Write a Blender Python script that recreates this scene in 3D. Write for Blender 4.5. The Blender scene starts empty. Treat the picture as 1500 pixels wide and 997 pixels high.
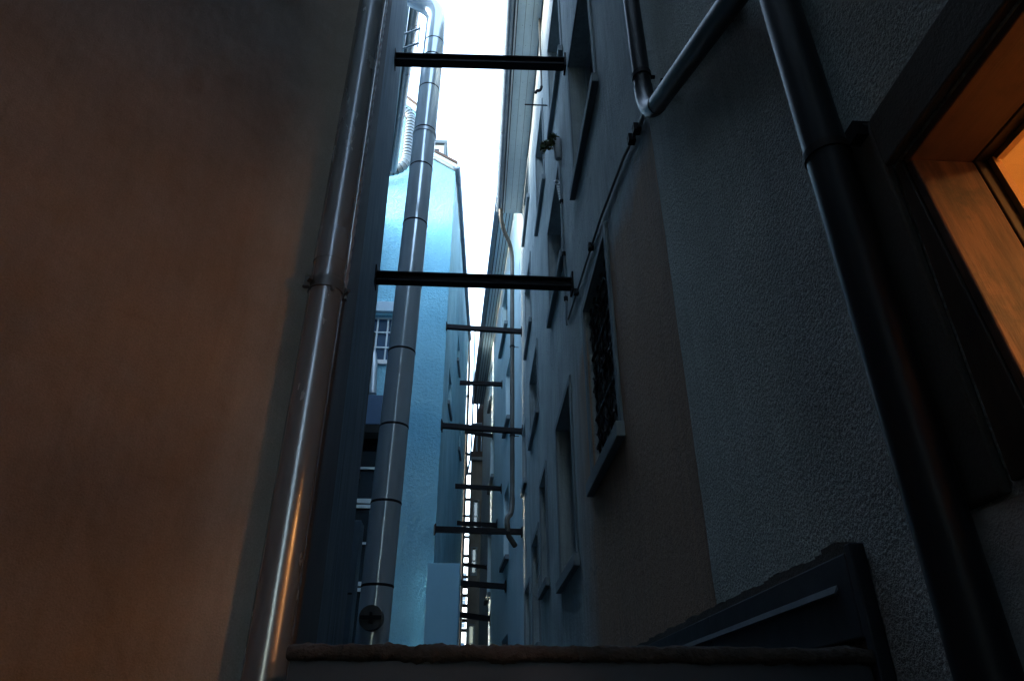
import bpy, bmesh, math, random
from mathutils import Vector, Matrix, noise
random.seed(7)
sc = bpy.context.scene
col = sc.collection
R = math.radians

# ------------------------------------------------------------ camera, sky, sun, exposure
cd = bpy.data.cameras.new("camera"); cam = bpy.data.objects.new("camera", cd); col.objects.link(cam)
cd.lens = 24; cd.sensor_width = 36; cd.clip_start = 0.02; cd.clip_end = 2000
cam.location = (0, 0, 1.6); cam.rotation_euler = (R(90 + 29.55), 0, R(-3.0))
sc.camera = cam
world = bpy.data.worlds.new("World"); sc.world = world; world.use_nodes = True
wn = world.node_tree.nodes; wl = world.node_tree.links
bg = wn["Background"]
sky = wn.new("ShaderNodeTexSky"); sky.sky_type = 'NISHITA'; sky.sun_disc = False
SUN_EL, SUN_AZ = 12, 268            # behind the roofs on the left, veiled by cloud
sky.sun_elevation = R(SUN_EL); sky.sun_rotation = R(SUN_AZ); sky.air_density = 1.3; sky.dust_density = 1.0; sky.ozone_density = 2.0
hs = wn.new("ShaderNodeHueSaturation"); hs.inputs["Saturation"].default_value = 0.82
wl.new(sky.outputs[0], hs.inputs["Color"]); wl.new(hs.outputs[0], bg.inputs[0])
bg.inputs[1].default_value = 0.15
sd = bpy.data.lights.new("sun", 'SUN'); sun = bpy.data.objects.new("sun", sd); col.objects.link(sun)
sd.energy = 0.5; sd.angle = R(20); sd.color = (1.0, 0.97, 0.93)
az = R(SUN_AZ)
tosun = Vector((math.sin(az) * math.cos(R(SUN_EL)), math.cos(az) * math.cos(R(SUN_EL)), math.sin(R(SUN_EL))))
sun.rotation_euler = tosun.to_track_quat('Z', 'Y').to_euler()
sc.view_settings.view_transform = 'Standard'; sc.view_settings.look = 'None'
sc.view_settings.exposure = 4.45; sc.view_settings.gamma = 1.0; sc.view_settings.use_curve_mapping = False
sc.render.engine = 'CYCLES'
sc.cycles.use_denoising = True
sc.cycles.max_bounces = 14; sc.cycles.diffuse_bounces = 8; sc.cycles.glossy_bounces = 5
sc.cycles.caustics_reflective = False; sc.cycles.caustics_refractive = False
sc.cycles.transparent_max_bounces = 12; sc.cycles.sample_clamp_indirect = 6

# ------------------------------------------------------------ helpers
def srgb(h):
    return tuple(((int(h[i:i+2], 16) / 255) ** 2.2) for i in (0, 2, 4))

class MB:
    def __init__(s): s.v = []; s.f = []; s.sm = []
    def face(s, pts, smooth=False):
        n = len(s.v); s.v += [tuple(p) for p in pts]; s.f.append(list(range(n, n + len(pts)))); s.sm.append(smooth)
    def box(s, a, b, fn=lambda x, y, z: (x, y, z)):
        n = len(s.v)
        for x in (a[0], b[0]):
            for y in (a[1], b[1]):
                for z in (a[2], b[2]): s.v.append(tuple(fn(x, y, z)))
        for q in ((0,1,3,2),(4,6,7,5),(0,4,5,1),(2,3,7,6),(0,2,6,4),(1,5,7,3)):
            s.f.append([n + i for i in q]); s.sm.append(False)
        return s
    def prism(s, poly, z0, z1, cap=True, lean=0):
        n = len(s.v); k = len(poly)
        for z in (z0, z1):
            for p in poly: s.v.append((p[0] - lean * (z - 3.5), p[1], z))
        for i in range(k):
            j = (i + 1) % k; s.f.append([n+i, n+j, n+k+j, n+k+i]); s.sm.append(False)
        if cap:
            s.f.append([n+i for i in range(k)][::-1]); s.f.append([n+k+i for i in range(k)]); s.sm += [False, False]
        return s
    def prism_y(s, poly, y0, y1):           # polygon in (x,z), extruded along y
        n = len(s.v); k = len(poly)
        for y in (y0, y1):
            for p in poly: s.v.append((p[0], y, p[1]))
        for i in range(k):
            j = (i + 1) % k; s.f.append([n+i, n+j, n+k+j, n+k+i]); s.sm.append(False)
        s.f.append([n+i for i in range(k)][::-1]); s.f.append([n+k+i for i in range(k)]); s.sm += [False, False]
        return s
    def tube(s, pts, r, seg=12, caps=True):
        pts = [Vector(p) for p in pts]; m = len(pts); n0 = len(s.v)
        rr = r if isinstance(r, (list, tuple)) else [r] * m
        t = (pts[1] - pts[0]).normalized()
        u = t.orthogonal().normalized()
        for i, p in enumerate(pts):
            if i == 0: tt = (pts[1] - pts[0]).normalized()
            elif i == m - 1: tt = (pts[-1] - pts[-2]).normalized()
            else: tt = ((pts[i+1] - p).normalized() + (p - pts[i-1]).normalized()).normalized()
            u = (u - tt * u.dot(tt)).normalized(); w = tt.cross(u)
            k = 1.0
            if 0 < i < m - 1:
                c = tt.dot((p - pts[i-1]).normalized()); k = 1.0
            for j in range(seg):
                a = 2 * math.pi * j / seg
                s.v.append(tuple(p + (u * math.cos(a) + w * math.sin(a)) * rr[i] * k))
        for i in range(m - 1):
            for j in range(seg):
                a = n0 + i * seg + j; b = n0 + i * seg + (j + 1) % seg
                s.f.append([a, b, b + seg, a + seg]); s.sm.append(True)
        if caps:
            for base in (n0, n0 + (m-1)*seg):          # caps keep their own vertices, so the sides shade true
                s.face([s.v[base + j] for j in range(seg)])
        return s
    def build(s, name, mat, parent=None, bevel=0, merge=False):
        me = bpy.data.meshes.new(name); off = parent_world(parent)
        me.from_pydata([tuple(Vector(v) - off) for v in s.v], [], s.f)
        for p, q in zip(me.polygons, s.sm): p.use_smooth = q
        bm = bmesh.new(); bm.from_mesh(me)
        if merge: bmesh.ops.remove_doubles(bm, verts=bm.verts, dist=1e-4)
        bmesh.ops.recalc_face_normals(bm, faces=bm.faces); bm.to_mesh(me); bm.free()
        me.materials.append(mat)
        o = bpy.data.objects.new(name, me); col.objects.link(o)
        if parent: o.parent = parent
        if bevel:
            m = o.modifiers.new("bevel", 'BEVEL'); m.width = bevel; m.segments = 2; m.limit_method = 'ANGLE'
        return o

def parent_world(p):
    v = Vector((0, 0, 0))
    while p is not None:
        v += p.location; p = p.parent
    return v

def tag(o, label=None, cat=None, group=None, kind=None):
    if label: o["label"] = label
    if cat: o["category"] = cat
    if group: o["group"] = group
    if kind: o["kind"] = kind
    return o
def thing(name, label, cat, loc, group=None):
    o = bpy.data.objects.new(name, None); col.objects.link(o); o.location = loc; o.empty_display_size = 0.1
    return tag(o, label, cat, group)

def arc(p0, p1, p2, n=7, k=0.5):          # rounded corner through p1
    p0, p1, p2 = Vector(p0), Vector(p1), Vector(p2)
    return [(p0 * (1-t)**2 + p1 * 2*t*(1-t) + p2 * t*t) for t in [i / n for i in range(n + 1)]]

# ------------------------------------------------------------ materials
def newmat(name):
    m = bpy.data.materials.new(name); m.use_nodes = True
    nt = m.node_tree; return m, nt, nt.nodes["Principled BSDF"]
def N(nt, t, **kw):
    n = nt.nodes.new(t)
    for k, v in kw.items(): setattr(n, k, v)
    return n
def texco(nt, scale):
    tc = N(nt, "ShaderNodeTexCoord"); mp = N(nt, "ShaderNodeMapping"); mp.inputs["Scale"].default_value = scale
    nt.links.new(tc.outputs["Object"], mp.inputs[0]); return mp.outputs[0]
def noise_n(nt, scale3, sc_, detail=5, rough=0.6):
    n = N(nt, "ShaderNodeTexNoise"); n.inputs["Scale"].default_value = sc_; n.inputs["Detail"].default_value = detail
    n.inputs["Roughness"].default_value = rough
    nt.links.new(texco(nt, scale3), n.inputs["Vector"]); return n.outputs["Fac"]
def ramp(nt, fac, stops):
    r = N(nt, "ShaderNodeValToRGB"); e = r.color_ramp.elements
    e[0].position, e[0].color = stops[0][0], (*stops[0][1], 1)
    e[1].position, e[1].color = stops[-1][0], (*stops[-1][1], 1)
    for p, c in stops[1:-1]:
        x = e.new(p); x.color = (*c, 1)
    nt.links.new(fac, r.inputs[0]); return r.outputs[0]
def mix(nt, a, b, fac, mode='MIX'):
    m = N(nt, "ShaderNodeMix", data_type='RGBA', blend_type=mode)
    for sock, val in ((m.inputs[0], fac), (m.inputs[6], a), (m.inputs[7], b)):
        if isinstance(val, (int, float)): sock.default_value = val
        elif isinstance(val, tuple): sock.default_value = (*val, 1)
        else: nt.links.new(val, sock)
    return m.outputs[2]
def plaster(name, c1, c2, coarse=40, fine=160, bump=0.4, dist=0.01, streak=0.0, streakc=(0.05,0.05,0.05), blotch=1.3, patch=None, rough=0.93, und=0.012, crack=0.0, speck=0.14):
    m, nt, b = newmat(name)
    base = mix(nt, c1, c2, ramp(nt, noise_n(nt, (1,1,0.8), blotch, 6, 0.65), [(0.35,(0,0,0)),(0.68,(1,1,1))]))
    if patch: base = patch(nt, base)
    if streak:
        st = ramp(nt, noise_n(nt, (9,9,0.35), 2.2, 6, 0.7), [(0.42,(0,0,0)),(0.75,(1,1,1))])
        ar = ramp(nt, noise_n(nt, (1,1,0.5), 0.9, 3), [(0.3,(0.25,)*3),(0.7,(1,1,1))])
        f = mix(nt, st, ar, 1.0, 'MULTIPLY')
        g = N(nt, "ShaderNodeMath", operation='MULTIPLY'); g.inputs[1].default_value = streak
        nt.links.new(f, g.inputs[0])
        base = mix(nt, base, streakc, g.outputs[0])
    sp = ramp(nt, noise_n(nt, (1,1,1), fine, 3), [(0.3,(1-speck,)*3),(0.7,(1+speck*.6,)*3)])
    base = mix(nt, base, sp, 1.0, 'MULTIPLY')
    if crack:
        vo = N(nt, "ShaderNodeTexVoronoi", feature='DISTANCE_TO_EDGE'); vo.inputs["Scale"].default_value = 0.9
        wv = N(nt, "ShaderNodeTexNoise"); wv.inputs["Scale"].default_value = 3.5; wv.inputs["Detail"].default_value = 6
        co = texco(nt, (1,1,1)); nt.links.new(co, wv.inputs["Vector"])
        cv = mix(nt, co, wv.outputs["Color"], 0.22); nt.links.new(cv, vo.inputs["Vector"])
        cf = ramp(nt, vo.outputs["Distance"], [(0.0,(1,1,1)),(0.006,(0,0,0))])
        cm_ = ramp(nt, noise_n(nt, (1,1,1), 0.7, 3), [(0.5,(0,0,0)),(0.6,(crack,)*3)])
        base = mix(nt, base, tuple(x*.35 for x in c2), mix(nt, cf, cm_, 1.0, 'MULTIPLY'))
    nt.links.new(base, b.inputs["Base Color"]); b.inputs["Roughness"].default_value = rough
    b.inputs["Specular IOR Level"].default_value = 0.2
    h1 = noise_n(nt, (1,1,1), coarse, 4, 0.6); h2 = noise_n(nt, (1,1,1), fine, 3, 0.6)
    ad = N(nt, "ShaderNodeMath", operation='MULTIPLY_ADD'); ad.inputs[1].default_value = 0.45
    nt.links.new(h2, ad.inputs[0]); nt.links.new(h1, ad.inputs[2])
    bp = N(nt, "ShaderNodeBump"); bp.inputs["Strength"].default_value = bump; bp.inputs["Distance"].default_value = dist
    nt.links.new(ad.outputs[0], bp.inputs["Height"])
    bu = N(nt, "ShaderNodeBump"); bu.inputs["Strength"].default_value = 0.6; bu.inputs["Distance"].default_value = und
    nt.links.new(noise_n(nt, (1,1,0.6), 4.5, 3, 0.5), bu.inputs["Height"]); nt.links.new(bu.outputs[0], bp.inputs["Normal"])
    nt.links.new(bp.outputs[0], b.inputs["Normal"])
    return m
def metal(name, c1, c2, rough=0.35, metallic=0.9, var=6, bump=0.05, rust=None, stretch=(1,1,0.3)):
    m, nt, b = newmat(name)
    f = ramp(nt, noise_n(nt, stretch, var, 6, 0.65), [(0.35,(0,0,0)),(0.7,(1,1,1))])
    base = mix(nt, c1, c2, f)
    if rust:
        rf = ramp(nt, noise_n(nt, (1,1,1), 9, 7, 0.7), [(0.66,(0,0,0)),(0.80,(1,1,1))])
        base = mix(nt, base, rust, rf)
    nt.links.new(base, b.inputs["Base Color"]); b.inputs["Metallic"].default_value = metallic
    rr = N(nt, "ShaderNodeMapRange"); rr.inputs[3].default_value = rough * 0.8; rr.inputs[4].default_value = min(1, rough * 1.35)
    nt.links.new(noise_n(nt, stretch, var * 2.5, 5), rr.inputs[0]); nt.links.new(rr.outputs[0], b.inputs["Roughness"])
    bp = N(nt, "ShaderNodeBump"); bp.inputs["Strength"].default_value = bump; bp.inputs["Distance"].default_value = 0.004
    nt.links.new(noise_n(nt, (1,1,1), 14, 4), bp.inputs["Height"]); nt.links.new(bp.outputs[0], b.inputs["Normal"])
    return m
def plain(name, c, rough=0.7, metallic=0.0, spec=0.4):
    m, nt, b = newmat(name)
    base = mix(nt, tuple(x * 0.8 for x in c), c, noise_n(nt, (1,1,1), 12, 5))
    nt.links.new(base, b.inputs["Base Color"]); b.inputs["Roughness"].default_value = rough; b.inputs["Metallic"].default_value = metallic
    b.inputs["Specular IOR Level"].default_value = spec
    return m
def wood(name, c1, c2, c3=None, axis='z', bump=0.5):
    m, nt, b = newmat(name)
    s3 = {'z': (14,14,0.8), 'y': (14,0.8,14), 'x': (0.8,14,14)}[axis]
    g = noise_n(nt, s3, 3.0, 7, 0.65)
    base = mix(nt, c1, c2, ramp(nt, g, [(0.35,(0,0,0)),(0.62,(1,1,1))]))
    kn = ramp(nt, noise_n(nt, (1,1,1), 7, 6, 0.7), [(0.50,(0,0,0)),(0.66,(1,1,1))])
    base = mix(nt, base, c3 or tuple(x * 0.25 for x in c1), kn)
    nt.links.new(base, b.inputs["Base Color"]); b.inputs["Roughness"].default_value = 0.6
    bp = N(nt, "ShaderNodeBump"); bp.inputs["Strength"].default_value = bump; bp.inputs["Distance"].default_value = 0.004
    nt.links.new(g, bp.inputs["Height"]); nt.links.new(bp.outputs[0], b.inputs["Normal"])
    return m

def brown_patch(nt, base):                  # older brown render left on the lower wall, below the cable
    tc = N(nt, "ShaderNodeTexCoord"); sx = N(nt, "ShaderNodeSeparateXYZ"); nt.links.new(tc.outputs["Object"], sx.inputs[0])
    w = noise_n(nt, (1,1,1), 2.0, 6)
    a = N(nt, "ShaderNodeMath", operation='MULTIPLY_ADD'); a.inputs[1].default_value = 0.9; nt.links.new(w, a.inputs[0]); nt.links.new(sx.outputs[1], a.inputs[2])
    f = ramp(nt, a.outputs[0], [(0.0,(1,1,1)),(1.0,(0,0,0))])
    mr = N(nt, "ShaderNodeMapRange"); mr.inputs[1].default_value = -2.1; mr.inputs[2].default_value = -1.3; mr.inputs[3].default_value = 1; mr.inputs[4].default_value = 0
    nt.links.new(a.outputs[0], mr.inputs[0])
    z = N(nt, "ShaderNodeMath", operation='MULTIPLY_ADD'); z.inputs[1].default_value = 0.5; nt.links.new(w, z.inputs[0]); nt.links.new(sx.outputs[2], z.inputs[2])
    mz = N(nt, "ShaderNodeMapRange"); mz.inputs[1].default_value = 4.45; mz.inputs[2].default_value = 4.7; mz.inputs[3].default_value = 1; mz.inputs[4].default_value = 0
    nt.links.new(z.outputs[0], mz.inputs[0])
    mm = N(nt, "ShaderNodeMath", operation='MULTIPLY'); nt.links.new(mr.outputs[0], mm.inputs[0]); nt.links.new(mz.outputs[0], mm.inputs[1])
    fx_ = N(nt, "ShaderNodeMapRange"); fx_.inputs[1].default_value = -2.345; fx_.inputs[2].default_value = -2.325; fx_.inputs[3].default_value = 1; fx_.inputs[4].default_value = 0
    nt.links.new(sx.outputs[0], fx_.inputs[0])
    m3 = N(nt, "ShaderNodeMath", operation='MULTIPLY'); nt.links.new(mm.outputs[0], m3.inputs[0]); nt.links.new(fx_.outputs[0], m3.inputs[1])
    return mix(nt, base, (0.33, 0.215, 0.15), m3.outputs[0])

M = {}
M['cream'] = plaster('cream_render', (0.37,0.33,0.295), (0.285,0.25,0.22), 25, 240, 0.35, 0.007, 0.35, (0.19,0.155,0.125), blotch=2.2, und=0.05, crack=0.4)
M['grey_rough'] = plaster('grey_roughcast', (0.58,0.63,0.60), (0.43,0.47,0.45), 75, 130, 1.0, 0.035, 0.4, (0.13,0.135,0.13), blotch=1.6, speck=0.45, und=0.02)
M['dark'] = plaster('dark_render', (0.36,0.41,0.415), (0.24,0.28,0.29), 45, 160, 0.7, 0.014, 0.6, (0.07,0.08,0.09), patch=brown_patch, speck=0.25, und=0.025, crack=0.5)
M['blue'] = plaster('blue_render', (0.21,0.48,0.63), (0.17,0.42,0.56), 16, 60, 0.75, 0.03, 0.25, (0.10,0.24,0.32), blotch=1.2, und=0.002)
M['blue_side'] = plaster('blue_side_render', (0.42,0.65,0.73), (0.28,0.49,0.57), 30, 90, 0.5, 0.012, 0.75, (0.03,0.06,0.08), blotch=1.0)
M['blue_smooth'] = plaster('pale_blue_render', (0.30,0.55,0.70), (0.27,0.50,0.65), 40, 200, 0.1, 0.004, 0.1, (0.2,0.35,0.45))
M['pale'] = plaster('pale_render', (0.60,0.74,0.79), (0.50,0.65,0.71), 60, 200, 0.15, 0.005, 0.25, (0.15,0.2,0.24))
M['wing'] = plaster('wing_render', (0.50,0.63,0.70), (0.45,0.58,0.65), 40, 200, 0.2, 0.005, 0.1, (0.3,0.35,0.4))
M['brown'] = plaster('brown_stone', (0.20,0.175,0.15), (0.13,0.115,0.10), 20, 90, 0.5, 0.01, 0.4, (0.05,0.045,0.04))
M['sooty'] = plaster('sooty_render', (0.10,0.09,0.085), (0.06,0.055,0.05), 30, 90, 0.4, 0.01, 0.3, (0.02,0.02,0.02))
M['white'] = plaster('white_render', (0.75,0.76,0.76), (0.68,0.70,0.70), 30, 90, 0.1, 0.004)
M['ground'] = plaster('alley_paving', (0.09,0.088,0.085), (0.06,0.06,0.06), 12, 60, 0.6, 0.02)
M['trim'] = plaster('stone_trim', (0.20,0.24,0.26), (0.16,0.19,0.21), 40, 160, 0.25, 0.005, 0.3, (0.08,0.09,0.1))
M['surround'] = plaster('dark_stone', (0.075,0.07,0.065), (0.05,0.048,0.045), 30, 140, 0.5, 0.008)
M['patchp'] = plaster('pale_patch_render', (0.5,0.5,0.49), (0.38,0.38,0.38), 50, 200, 0.6, 0.01)
M['stone'] = plaster('mossy_coping', (0.032,0.023,0.019), (0.012,0.011,0.009), 22, 90, 0.7, 0.015, blotch=9)
M['zinc'] = metal('weathered_zinc', (0.30,0.32,0.345), (0.23,0.25,0.275), 0.24, 0.65, 6, 0.07)
M['flue'] = metal('stainless_flue', (0.56,0.64,0.69), (0.48,0.56,0.61), 0.15, 0.35, 4, 0.0)
M['clampz'] = metal('dull_strap', (0.10,0.11,0.12), (0.07,0.075,0.085), 0.4, 0.5, 8, 0.1)
M['dpipe'] = metal('dark_pipe_paint', (0.010,0.013,0.018), (0.006,0.008,0.012), 0.38, 0.0, 6, 0.12)
M['dpipe'].node_tree.nodes['Principled BSDF'].inputs['Specular IOR Level'].default_value = 0.18
M['iron'] = metal('dark_iron', (0.012,0.012,0.015), (0.007,0.007,0.009), 0.65, 0.0, 12, 0.2)
M['iron'].node_tree.nodes['Principled BSDF'].inputs['Specular IOR Level'].default_value = 0.12
M['galv'] = metal('galvanised', (0.40,0.44,0.47), (0.30,0.34,0.37), 0.38, 0.8, 10, 0.05)
M['duct'] = metal('duct_sheet', (0.12,0.155,0.18), (0.09,0.12,0.14), 0.45, 0.3, 8, 0.05)
M['gutter'] = metal('blue_grey_gutter', (0.14,0.19,0.25), (0.10,0.14,0.19), 0.5, 0.5, 5, 0.05)
M['pipe2'] = metal('grey_brown_pipe', (0.09,0.09,0.085), (0.055,0.055,0.05), 0.55, 0.3, 8, 0.2)
M['zsheet'] = metal('dark_zinc_sheet', (0.035,0.042,0.055), (0.022,0.027,0.036), 0.6, 0.0, 5, 0.15, stretch=(1,1,1))
M['zsheet'].node_tree.nodes['Principled BSDF'].inputs['Specular IOR Level'].default_value = 0.2
M['soffit'] = plain('soffit_boards', (0.40,0.53,0.63), 0.75)
M['dsoffit'] = plain('dark_soffit', (0.05,0.065,0.08), 0.8)
M['roof'] = plain('roof_tiles', (0.07,0.05,0.045), 0.85)
M['wood'] = wood('old_pine', (0.115,0.055,0.03), (0.03,0.011,0.006), (0.008,0.004,0.003))
M['woodh'] = wood('shaded_pine_head', (0.06,0.024,0.014), (0.035,0.014,0.008), axis='y')  # same pine as the jamb, its weaker light put into a darker colour
M['frame'] = wood('dark_frame', (0.035,0.022,0.014), (0.018,0.011,0.007))
M['sash'] = plain('dark_sash_paint', (0.025,0.017,0.012), 0.5)
M['bead'] = plain('varnished_bead', (0.45,0.27,0.12), 0.45)
M['room'] = plain('warm_wall_paint', (0.66,0.52,0.28), 0.9)
M['winframe'] = plain('window_paint', (0.30,0.34,0.36), 0.6)
M['wframe'] = plain('white_window_paint', (0.72,0.76,0.78), 0.5)
M['panel'] = plain('dark_blue_panel', (0.05,0.10,0.18), 0.6)
M['box'] = plain('grey_blue_casing', (0.12,0.16,0.19), 0.7)
M['black'] = plain('flat_black', (0.006,0.007,0.008), 0.9)  # near-black, for board gaps, the canopy underside and the casing seam
M['leaf'] = plain('leaf', (0.055,0.085,0.025), 0.6)
M['leaf2'] = plain('dry_leaf', (0.12,0.09,0.04), 0.6)
M['pot'] = plain('grey_pot', (0.3,0.33,0.35), 0.7)
def glass(name, c, rough):
    m, nt, b = newmat(name); b.inputs["Base Color"].default_value = (*c, 1); b.inputs["Roughness"].default_value = rough
    b.inputs["Specular IOR Level"].default_value = 0.6
    bp = N(nt, "ShaderNodeBump"); bp.inputs["Strength"].default_value = 0.03
    nt.links.new(noise_n(nt, (1,1,1), 3, 2), bp.inputs["Height"]); nt.links.new(bp.outputs[0], b.inputs["Normal"])
    return m
M['glass'] = glass('dark_glass', (0.012,0.016,0.022), 0.08)
M['blueglass'] = glass('sky_glass', (0.03,0.06,0.11), 0.05)
def clear_glass():
    m, nt, b = newmat('clear_pane'); nt.nodes.remove(b); out = nt.nodes["Material Output"]
    t = N(nt, "ShaderNodeBsdfTransparent"); t.inputs[0].default_value = (0.92,0.92,0.9,1)
    g = N(nt, "ShaderNodeBsdfGlossy"); g.inputs["Roughness"].default_value = 0.03
    lw_ = N(nt, "ShaderNodeLayerWeight"); lw_.inputs[0].default_value = 0.5
    pw = N(nt, "ShaderNodeMath", operation='POWER'); pw.inputs[1].default_value = 4.0; nt.links.new(lw_.outputs["Facing"], pw.inputs[0])
    fr = N(nt, "ShaderNodeMath", operation='MULTIPLY_ADD'); fr.inputs[1].default_value = 0.8; fr.inputs[2].default_value = 0.04; nt.links.new(pw.outputs[0], fr.inputs[0])
    mx = N(nt, "ShaderNodeMixShader"); nt.links.new(fr.outputs[0], mx.inputs[0]); nt.links.new(t.outputs[0], mx.inputs[1]); nt.links.new(g.outputs[0], mx.inputs[2])
    nt.links.new(mx.outputs[0], out.inputs[0]); return m
M['pane'] = clear_glass()
def emit(name, c, s):
    m, nt, b = newmat(name); b.inputs["Base Color"].default_value = (*c, 1)
    b.inputs["Emission Color"].default_value = (*c, 1); b.inputs["Emission Strength"].default_value = s; return m
M['globe'] = emit('lit_globe', (1.0, 0.47, 0.19), 0.78)
M['dome'] = emit('lit_dome', (1.0, 0.43, 0.13), 7)

# ------------------------------------------------------------ walls with openings
def plane(O, D, side):
    """wall frame: s along D from O, d outward, z up; side=+1 puts outward to the left of D"""
    D = Vector(D).normalized(); n = Vector((-D.y, D.x)) * side
    def fn(s, d, z): return (O[0] + D.x * s + n.x * d, O[1] + D.y * s + n.y * d, z)
    return fn
def wall(mb, fn, s0, s1, z0, z1, holes=(), depth=0.22, thick=0.4, res=None, amp=0.0, freq=6.0, back=True):
    ss = {s0, s1}; zs = {z0, z1}
    for h in holes: ss |= {h[0], h[1]}; zs |= {h[2], h[3]}
    ss = sorted(ss); zs = sorted(zs)
    if res:
        def sub(a):
            o = []
            for x, y in zip(a, a[1:]):
                k = max(1, int(math.ceil((y - x) / res)))
                o += [x + (y - x) * i / k for i in range(k)]
            return o + [a[-1]]
        ss = sub(ss); zs = sub(zs)
    n0 = len(mb.v); W = len(ss)
    for z in zs:
        for s in ss:
            p = Vector(fn(s, 0, z)); d = 0
            if amp: d = amp * (noise.noise(p * freq) + 0.6 * noise.noise(p * freq * 2.7))
            q = fn(s, d, z)
            if amp and s == ss[0]: q = fn(s + 5 * d, d, z)
            if amp and s == ss[-1]: q = fn(s - .9 * abs(d), d, z)
            mb.v.append(tuple(q))
    for i in range(len(zs) - 1):
        for j in range(W - 1):
            cs, cz = (ss[j] + ss[j+1]) / 2, (zs[i] + zs[i+1]) / 2
            if any(h[0] < cs < h[1] and h[2] < cz < h[3] for h in holes): continue
            a = n0 + i * W + j; mb.f.append([a, a+1, a+1+W, a+W]); mb.sm.append(bool(amp))
    for (a, b, c, d_) in holes:
        e = -depth
        for q in (((a,c),(a,d_)), ((b,c),(b,d_)), ((a,c),(b,c)), ((a,d_),(b,d_))):
            (p, z), (p2, z2) = q
            mb.face([fn(p, 0, z), fn(p2, 0, z2), fn(p2, e, z2), fn(p, e, z)])
    for (p, q) in (((s0,z0),(s0,z1)), ((s1,z0),(s1,z1)), ((s0,z1),(s1,z1))):
        mb.face([fn(p[0],0,p[1]), fn(q[0],0,q[1]), fn(q[0],-thick,q[1]), fn(p[0],-thick,p[1])])
    if back: mb.face([fn(s0,-thick,z0), fn(s1,-thick,z0), fn(s1,-thick,z1), fn(s0,-thick,z1)])

def window(parent, fn, h, depth=0.2, nv=1, nh=1, sill=0.07, trim=0.11, fw=0.055, fmat='winframe', gmat='glass', ext=0.1, smat='trim', split=True):
    a, b, c, d = h; f = MB(); e0, e1 = -depth + 0.012, -depth + 0.06
    f.box((a+.004, e0, c+.004), (a + fw, e1, d-.004), fn).box((b - fw, e0, c+.004), (b-.004, e1, d-.004), fn)
    f.box((a + fw, e0, c+.004), (b - fw, e1, c + fw), fn).box((a + fw, e0, d - fw), (b - fw, e1, d-.004), fn)
    for i in range(nv):
        x = a + (b - a) * (i + 1) / (nv + 1); w = 0.035 if (i == nv // 2 and split) else 0.014
        f.box((x - w, e0, c + fw), (x + w, e1 - .005, d - fw), fn)
    for i in range(nh):
        z = c + (d - c) * (i + 1) / (nh + 1)
        f.box((a + fw, e0, z - .014), (b - fw, e1 - .01, z + .014), fn)
    o = f.build('window', M[fmat], parent)
    MB().box((a+.002, -depth, c+.002), (b-.002, e0 - .001, d-.002), fn).build('pane', M[gmat], o)
    if sill:
        MB().box((a - ext, 0.002, c - .11), (b + ext, sill, c - .012), fn).build('sill', M[smat], o, bevel=.006)
    if trim:
        t = MB()
        t.box((a - trim, .001, c - .01), (a - .002, .018, d + trim), fn).box((b + .002, .001, c - .01), (b + trim, .018, d + trim), fn)
        t.box((a - .002, .001, d + .002), (b + .002, .018, d + trim), fn).build('window_surround', M['trim'], o, bevel=.003)
    return o

# ------------------------------------------------------------ ground
tag(MB().box((-400,-400,-0.3),(400,400,0)).build('ground', M['ground']), kind='structure')

# ------------------------------------------------------------ house on the left: warm lit oblique wall, then the alley wall
lh = thing('plaster_house', 'plastered house on the left, its near wall glowing orange from the lit window', 'house', (-1.8, 3.4, 0))
n_ = Vector((0.55, -0.835)); t_ = Vector((-0.835, -0.55)); P0 = Vector((-0.485 - .55*.088, 1.80 + .835*.088))
Bc = P0 - t_ * 0.03
Aw = P0 + t_ * 2.6
poly = [tuple(Aw), tuple(Bc), (-0.60, 2.35), (-0.875, 4.05), (-0.93, 4.08), (-0.985, 5.5), (-5.5, 5.5), (-5.5, Aw.y)]
LEAN = .0125
MB().prism(poly, 0, 12.2, lean=LEAN).build('wall', M['cream'], lh)
# thin blue-grey weathered coat on the far stretch of the alley wall
def strip(pts, off, z0, z1):
    m = MB()
    for (x, y), (x2, y2) in zip(pts, pts[1:]):
        m.face([(x + off, y, z0), (x2 + off, y2, z0), (x2 + off, y2, z1), (x + off, y, z1)])
    return m
M['blueweather'] = plaster('weathered_blue_render', (0.26,0.33,0.38), (0.18,0.24,0.29), 30, 120, 0.4, 0.01, 0.9, (0.05,0.075,0.10))
M['shade_render'] = plaster('shaded_grey_render', (0.13,0.14,0.15), (0.09,0.10,0.11), 30, 120, 0.4, 0.01, 0.4, (0.05,0.055,0.06))  # darkened for the shaded return wall; the cable sleeve shares it
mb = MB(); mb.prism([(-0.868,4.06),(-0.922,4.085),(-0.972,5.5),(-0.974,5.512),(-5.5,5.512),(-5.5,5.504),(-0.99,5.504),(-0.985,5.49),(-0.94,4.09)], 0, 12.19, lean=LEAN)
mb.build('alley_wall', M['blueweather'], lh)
mb = MB(); mb.prism([(-0.507,1.94),(-0.587,2.35),(-0.862,4.05),(-0.875,4.05),(-0.60,2.35),(-0.52,1.94)], 0, 12.18, lean=LEAN)  # dark skin over the cream wall, its shade put into the colour
mb.build('return_wall', M['shade_render'], lh)

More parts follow.
